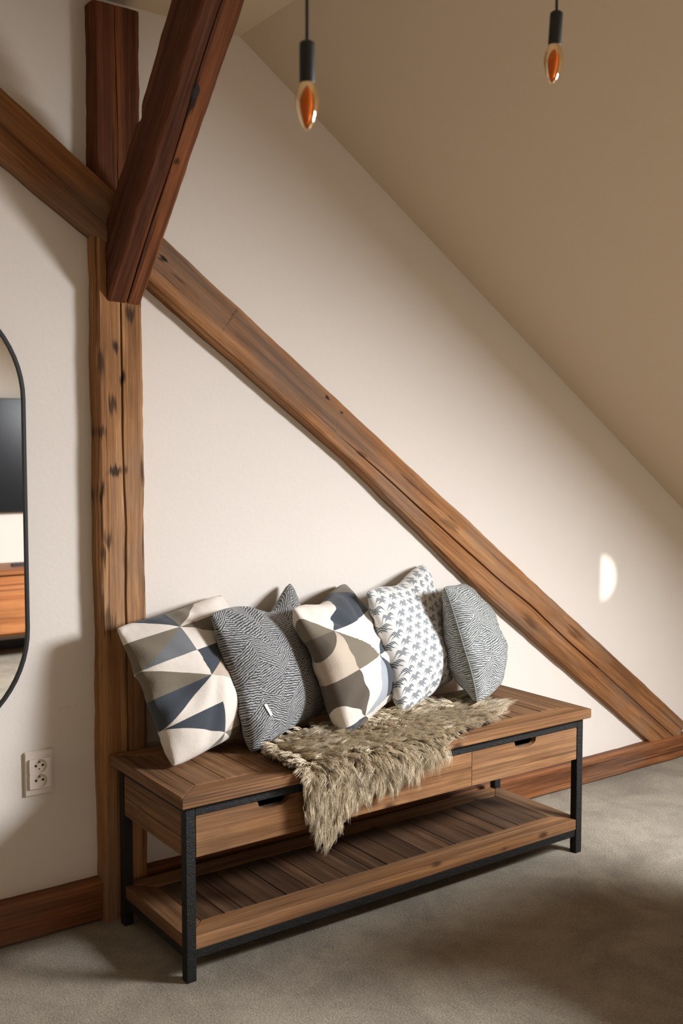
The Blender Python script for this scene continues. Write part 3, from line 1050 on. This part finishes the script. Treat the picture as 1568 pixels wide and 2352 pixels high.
skin = empty('sheepskin', (0.74, 0.12, H), 'long haired beige brown sheepskin draped over the bench front edge', 'sheepskin')
skin_off = Vector((0.74, 0.12, H))
st = 0.012
verts, faces, vid = [], [], {}
def vget(a, b):
    if (a, b) not in vid:
        vid[(a, b)] = len(verts)
        p, nn, tt = skin_point(a * st, b * st)
        verts.append(p - skin_off)
    return vid[(a, b)]
for a in range(24, 102):
    for b in range(-16, 32):
        if inside((a + 0.5) * st, (b + 0.5) * st):
            faces.append((vget(a, b), vget(a + 1, b), vget(a + 1, b + 1), vget(a, b + 1)))
hide = mesh_obj('hide', verts, faces, mat_plain('hide_leather', (0.16, 0.12, 0.075), 0.95), skin)
# fleece: curved tapering strands gathered into locks
def build_fleece():
    xs = np.array([p[0] for p in POLY]); ws = np.array([p[1] for p in POLY])
    NL = 2900
    locks = []
    while len(locks) < NL:
        x = rng.uniform(xs.min(), xs.max()); w = rng.uniform(ws.min(), ws.max())
        if inside(x, w):
            locks.append((x, w))
    K = 20          # strands per lock
    SEG = 4
    P, COLR = [], []
    rads = np.array([0.0011, 0.00105, 0.0009, 0.0006, 0.00012])
    allc = []
    for (x, w) in locks:
        p, nn, tt = skin_point(x, w)
        # flow: downhill with a swirl; upright near the ridge on the seat
        sw = noise.noise(Vector((x * 5, w * 5, 2.0))) * 1.1 + rng.normal(0, 0.35)
        side = Vector((1, 0, 0))
        if w > 0.03:
            flow = (tt * (0.65 + 0.5 * noise.noise(Vector((x * 4, w * 4, 8)))) + side * (0.55 * sw)).normalized()
            lift = 0.68 + 0.25 * rng.random()
            # hair near the outline falls outwards
            ln = 0.050 * (0.8 + 0.4 * rng.random())
        else:
            flow = (tt + side * (0.40 * sw - 0.22)).normalized()
            lift = 0.34 + 0.2 * rng.random()
            ln = 0.056 * (0.75 + 0.5 * rng.random())
        if x > 1.06 and w > 0.06:
            flow = (flow * 0.5 + side * 0.8).normalized()
        if w > 0.2:
            flow = (flow * 0.4 + tt * -0.2 + side * sw * 0.4).normalized()
        if x < 0.36 and w > 0.0:
            flow = (flow * 0.6 - side * 0.7).normalized()
        lateral = nn.cross(flow)
        tipj = Vector(rng.normal(0, 1, 3)) * 0.006
        curl = rng.normal(0, 0.009)
        tone = rng.random()
        ph = rng.uniform(0, 6.3)
        for s in range(K):
            ox, ow = rng.normal(0, 0.0072, 2)
            r0, nn0, tt0 = skin_point(x + ox, w + ow)
            l = ln * rng.uniform(0.72, 1.08)
            tipo = (tipj + (p - r0) * 0.55 + Vector(rng.normal(0, 0.0014, 3)))
            pts = []
            for q in range(SEG + 1):
                t = q / SEG
                along = l * (t * (0.55 + 0.45 * t))
                hgt = l * lift * (t - 0.52 * t * t) * 1.55
                c = r0 + nn0 * (hgt - 0.002) + flow * along + lateral * (curl * math.sin(t * 3.0) + 0.0035 * math.sin(t * 7.5 + ph)) + tipo * (t * t)
                if w < 0.02:
                    c.z -= 0.010 * t * t
                elif c.z < H + 0.004 and c.y > -OV:
                    c.z = H + 0.004
                pts.append(c - skin_off)
            P.append(pts)
            COLR.append((tone * 0.6 + 0.4 * rng.random()))
    P = np.array([[tuple(v) for v in s] for s in P])            # (S, SEG+1, 3)
    S = P.shape[0]
    T = np.gradient(P, axis=1)
    T /= np.linalg.norm(T, axis=2, keepdims=True) + 1e-9
    ref = np.array([0.31, 0.52, 0.79])
    A_ = np.cross(T, ref); A_ /= np.linalg.norm(A_, axis=2, keepdims=True) + 1e-9
    B_ = np.cross(T, A_)
    ring = []
    for k in range(3):
        an = 2 * PI * k / 3
        ring.append(P + (A_ * math.cos(an) + B_ * math.sin(an)) * rads[None, :, None])
    V = np.stack(ring, axis=2).reshape(-1, 3)                   # S,(SEG+1),3
    q = np.arange(SEG)[:, None] * 3
    k = np.arange(3)[None, :]
    f = np.stack([q + k, q + (k + 1) % 3, q + 3 + (k + 1) % 3, q + 3 + k], axis=2).reshape(-1, 4)
    F = (f[None] + (np.arange(S) * (SEG + 1) * 3)[:, None, None]).reshape(-1, 4)
    me = bpy.data.meshes.new('fleece')
    me.vertices.add(len(V)); me.vertices.foreach_set('co', V.astype(np.float32).ravel())
    me.loops.add(F.size); me.loops.foreach_set('vertex_index', F.astype(np.int32).ravel())
    me.polygons.add(len(F))
    me.polygons.foreach_set('loop_start', np.arange(0, F.size, 4, dtype=np.int32))
    me.polygons.foreach_set('use_smooth', np.ones(len(F), dtype=bool))
    me.update(calc_edges=True)
    at = me.attributes.new('strand', 'FLOAT_COLOR', 'POINT')
    tt_ = np.tile(np.repeat(np.linspace(0, 1, SEG + 1), 3), S)
    rr = np.repeat(np.array(COLR), (SEG + 1) * 3)
    c4 = np.stack([tt_, rr, np.zeros_like(tt_), np.ones_like(tt_)], axis=1).astype(np.float32)
    at.data.foreach_set('color', c4.ravel())
    return me
def mat_fleece():
    g = G('fleece', 0.75)
    a = g.n('ShaderNodeAttribute', attribute_name='strand')
    sx = g.n('ShaderNodeSeparateColor')
    g.link(a.outputs['Color'], sx.inputs[0])
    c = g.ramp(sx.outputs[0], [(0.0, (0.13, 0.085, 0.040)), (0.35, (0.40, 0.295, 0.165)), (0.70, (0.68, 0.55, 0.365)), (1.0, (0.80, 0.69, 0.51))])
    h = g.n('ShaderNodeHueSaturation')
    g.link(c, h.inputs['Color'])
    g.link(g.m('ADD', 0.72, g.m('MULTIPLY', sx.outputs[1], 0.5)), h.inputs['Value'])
    g.color(h.outputs[0])
    g.b.inputs['Sheen Weight'].default_value = 0.2
    g.b.inputs['Specular IOR Level'].default_value = 0.25
    return g.mat
fme = build_fleece()
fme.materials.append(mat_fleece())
fleece = bpy.data.objects.new('fleece', fme)
COL.objects.link(fleece)
fleece.parent = skin
fleece['kind'] = 'stuff'

# ------------------------------------------------------------------ wall mirror
MR = 0.295
MXR, MZ0, MZ1 = -0.222, 0.555, 1.752
mir = empty('wall_mirror', (MXR - MR, WALL_Y, MZ0), 'tall rounded mirror with thin black frame on the wall', 'mirror')
def pill(inset, y):
    out = []
    r = MR - inset
    for k in range(33):
        a = PI * k / 32
        out.append(Vector((r * math.cos(a), y, MZ1 - MZ0 - MR + r * math.sin(a))))
    for k in range(33):
        a = PI + PI * k / 32
        out.append(Vector((r * math.cos(a), y, MR + r * math.sin(a))))
    return out
rings = [pill(0, -0.001), pill(0, -0.022), pill(0.0075, -0.022), pill(0.0075, -0.012)]
n = len(rings[0])
vs = [v for r_ in rings for v in r_]
fs = [(i * n + k, i * n + (k + 1) % n, (i + 1) * n + (k + 1) % n, (i + 1) * n + k) for i in range(3) for k in range(n)]
mesh_obj('frame', vs, fs, MT['black'], mir)
g_ = pill(0.004, -0.014)
mesh_obj('mirror_glass', g_, [tuple(range(len(g_)))], MT['mirror'], mir)

# ------------------------------------------------------------------ double socket
so = empty('wall_socket', (-0.1995, WALL_Y, 0.448), 'white double power socket low on the wall', 'socket')
pl = box('cover_plate', -0.0405, 0.0405, -0.009, -0.0005, -0.061, 0.061, MT['plastic'], so, 0.003, True, 2)
pl.location = (0, -0.00475, 0)
def socket_face(zc, hgt, pins):
    hw, hh, r = 0.0290, hgt / 2, 0.0190
    N_ = 40
    bm = bmesh.new()
    sq, ci, cb, ck = [], [], [], []
    yf = -0.0165
    for k in range(N_):
        a = 2 * PI * k / N_
        c, s = math.cos(a), math.sin(a)
        m_ = max(abs(c) / hw, abs(s) / hh)
        sq.append(bm.verts.new((c / m_, yf, zc + s / m_)))
        ci.append(bm.verts.new((r * c, yf, zc + r * s)))
        cb.append(bm.verts.new((r * 0.96 * c, yf + 0.0070, zc + r * 0.96 * s)))
    for k in range(N_):
        j = (k + 1) % N_
        bm.faces.new((sq[k], sq[j], ci[j], ci[k]))
        bm.faces.new((ci[k], ci[j], cb[j], cb[k]))
    bm.faces.new(cb)
    rim = [bm.verts.new((v.co.x, -0.0085, v.co.z)) for v in sq]
    for k in range(N_):
        j = (k + 1) % N_
        bm.faces.new((sq[k], rim[k], rim[j], sq[j]))
    f = bm_obj('socket_insert', bm, MT['plastic'], so)
    for (hx, hz, rr) in ((-0.0095, 0.0, 0.0036), (0.0095, 0.0, 0.0036)) + (((0.0, -0.0095, 0.002),) if pins else ()):
        h = lathe('hole', [(0.0, 0.0), (rr, 0.0), (rr, -0.0004)], MT['hole'], f, 12)
        h.rotation_euler = (PI / 2, 0, 0)
        h.location = (hx, -0.0099, zc + hz)
    p_ = lathe('earth_pin', [(0.0, 0.0065), (0.0015, 0.0062), (0.0026, 0.005), (0.0026, 0.0)], MT['pin'], f, 12)
    p_.rotation_euler = (PI / 2, 0, 0)
    p_.location = (0, -0.0094, zc + 0.0105)
socket_face(0.0203, 0.0406, True)
socket_face(-0.0203, 0.0406, False)

# ------------------------------------------------------------------ pendant bulbs
def pendant(label, top, ceiling_z, tilt):
    """top = point where the cord enters the holder"""
    root = empty('pendant_lamp', (top[0], top[1], ceiling_z), label, 'lamp', None)
    dz = top[2] - ceiling_z
    lathe('ceiling_cup', [(0.0, 0.0), (0.03, 0.0), (0.03, -0.02), (0.004, -0.024)], MT['black'], root, 20).location = (0, 0, 0)
    tube('cord', [Vector((0, 0, -0.02)), Vector((0.0003, 0, dz * 0.5)), Vector((0, 0, dz + 0.003))], 0.0026, MT['black'], root, seg=8)
    hold = lathe('lamp_holder', [(0.0, 0.0), (0.009, 0.0), (0.0112, -0.002), (0.0116, -0.006), (0.0116, -0.058), (0.0108, -0.0605), (0.0, -0.0605)], MT['black'], root, 28)
    hold.location = (0, 0, dz)
    hold.rotation_euler = tilt
    bul = lathe('bulb', [(0.0102, -0.058), (0.0120, -0.062), (0.0155, -0.071), (0.0175, -0.081), (0.0174, -0.089), (0.0160, -0.098), (0.0132, -0.108), (0.0098, -0.117),
                         (0.0060, -0.1235), (0.0028, -0.1265), (0.0, -0.1275)], MT['bulb'], root, 32)
    bul.location = (0, 0, dz)
    bul.rotation_euler = tilt
    lathe('glass_stem', [(0.0, -0.060), (0.0050, -0.061), (0.0055, -0.068), (0.0078, -0.080), (0.0082, -0.090), (0.0064, -0.104), (0.0034, -0.115), (0.0, -0.119)], MT['stem'], bul, 14)
    return root
pendant('black pendant holder with amber candle bulb hanging beside the knee brace', (-0.2655, -0.945, 1.924), CEIL_Z, (0, 0, 0))
pendant('black pendant holder with slightly tilted amber candle bulb under the sloping ceiling', (0.2875, -0.919, 2.108), CEIL_Z, (0.0, 0.075, 0))

# ------------------------------------------------------------------ what the mirror shows: television wall
tv = empty('television', (1.0, FRONT_Y, 0.91), 'wide black flat television on the wall, seen in the mirror', 'television')
o = box('screen', -0.66, 0.66, 0.012, 0.045, 0.0, 0.745, MT['screen'], tv, 0.003, True)
o.location = (0, 0.035, 0.3725)
o = box('wall_mount', -0.2, 0.2, 0, 0.02, 0, 0.3, MT['black'], tv)
o.location = (0, 0.010, 0.37)
cons = empty('media_console', (0.9, FRONT_Y + 0.21, 0), 'orange brown wooden media console below the television, seen in the mirror', 'console')
o = box('top', -0.9, 0.9, -0.2, 0.2, 0.54, 0.575, MT['console'], cons, 0.003); 
o = box('body', -0.88, 0.88, -0.2, 0.18, 0.155, 0.5395, MT['console'], cons, 0.002)
for k in range(3):
    o = box('drawer_front', -0.87 + k * 0.58 + 0.004, -0.87 + (k + 1) * 0.58 - 0.004, 0.1805, 0.198, 0.17, 0.53, MT['console'], cons, 0.003)
for sx_ in (-0.8, 0.8):
    for sy_ in (-0.14, 0.12):
        box('leg', sx_ - 0.025, sx_ + 0.025, sy_ - 0.025, sy_ + 0.025, 0, 0.1545, MT['black'], cons, 0.002)
rem = empty('remote_control', (1.02, FRONT_Y + 0.24, 0.575), 'small black remote control on the media console, seen in the mirror', 'remote')
rb = box('body', -0.075, 0.075, -0.02, 0.02, 0.0005, 0.018, MT['black'], rem, 0.004, True, 2)
for k in range(4):
    box('button', -0.055 + k * 0.03, -0.04 + k * 0.03, -0.008, 0.008, 0.0182, 0.0198, MT['hole'], rem, 0.0006)
box('baseboard_front', LEFT_X, RIGHT_X, FRONT_Y + 0.0005, FRONT_Y + 0.02, 0, 0.06, MT['black'], None, 0.001)['kind'] = 'structure'

# ------------------------------------------------------------------ unseen chair beyond the frame, added to shade the floor and shelf
arm = empty('shade_chair', (1.38, -1.11, 0), 'unseen brown upholstered chair added to shade the floor, its back to the bench', 'shade_chair')
def ap(name, *a, **k):
    return box(name, *a, parent=arm, **k)
AX, AY = 0.35, 0.33
ap('shade_chair_base', -AX + 0.08, AX - 0.08, -AY, AY - 0.12, 0.10, 0.30, MT['shade_chair_linen'], bevel=0.02, seg=2)
ap('shade_chair_seat', -AX + 0.085, AX - 0.085, -AY - 0.01, AY - 0.14, 0.3005, 0.44, MT['shade_chair_linen'], bevel=0.035, seg=3)
ap('shade_chair_backrest', -AX, AX, AY - 0.118, AY, 0.10, 0.87, MT['shade_chair_linen'], bevel=0.035, seg=3)
ap('shade_chair_armrest', -AX, -AX + 0.078, -AY, AY - 0.1185, 0.10, 0.60, MT['shade_chair_linen'], bevel=0.03, seg=3)
ap('shade_chair_armrest', AX - 0.078, AX, -AY, AY - 0.1185, 0.10, 0.60, MT['shade_chair_linen'], bevel=0.03, seg=3)
for sx_ in (-1, 1):
    for sy_ in (-1, 1):
        cx, cy = sx_ * (AX - 0.06), sy_ * (AY - 0.06)
        ap('leg', cx - 0.022, cx + 0.022, cy - 0.022, cy + 0.022, 0, 0.0995, MT['black'], bevel=0.003)
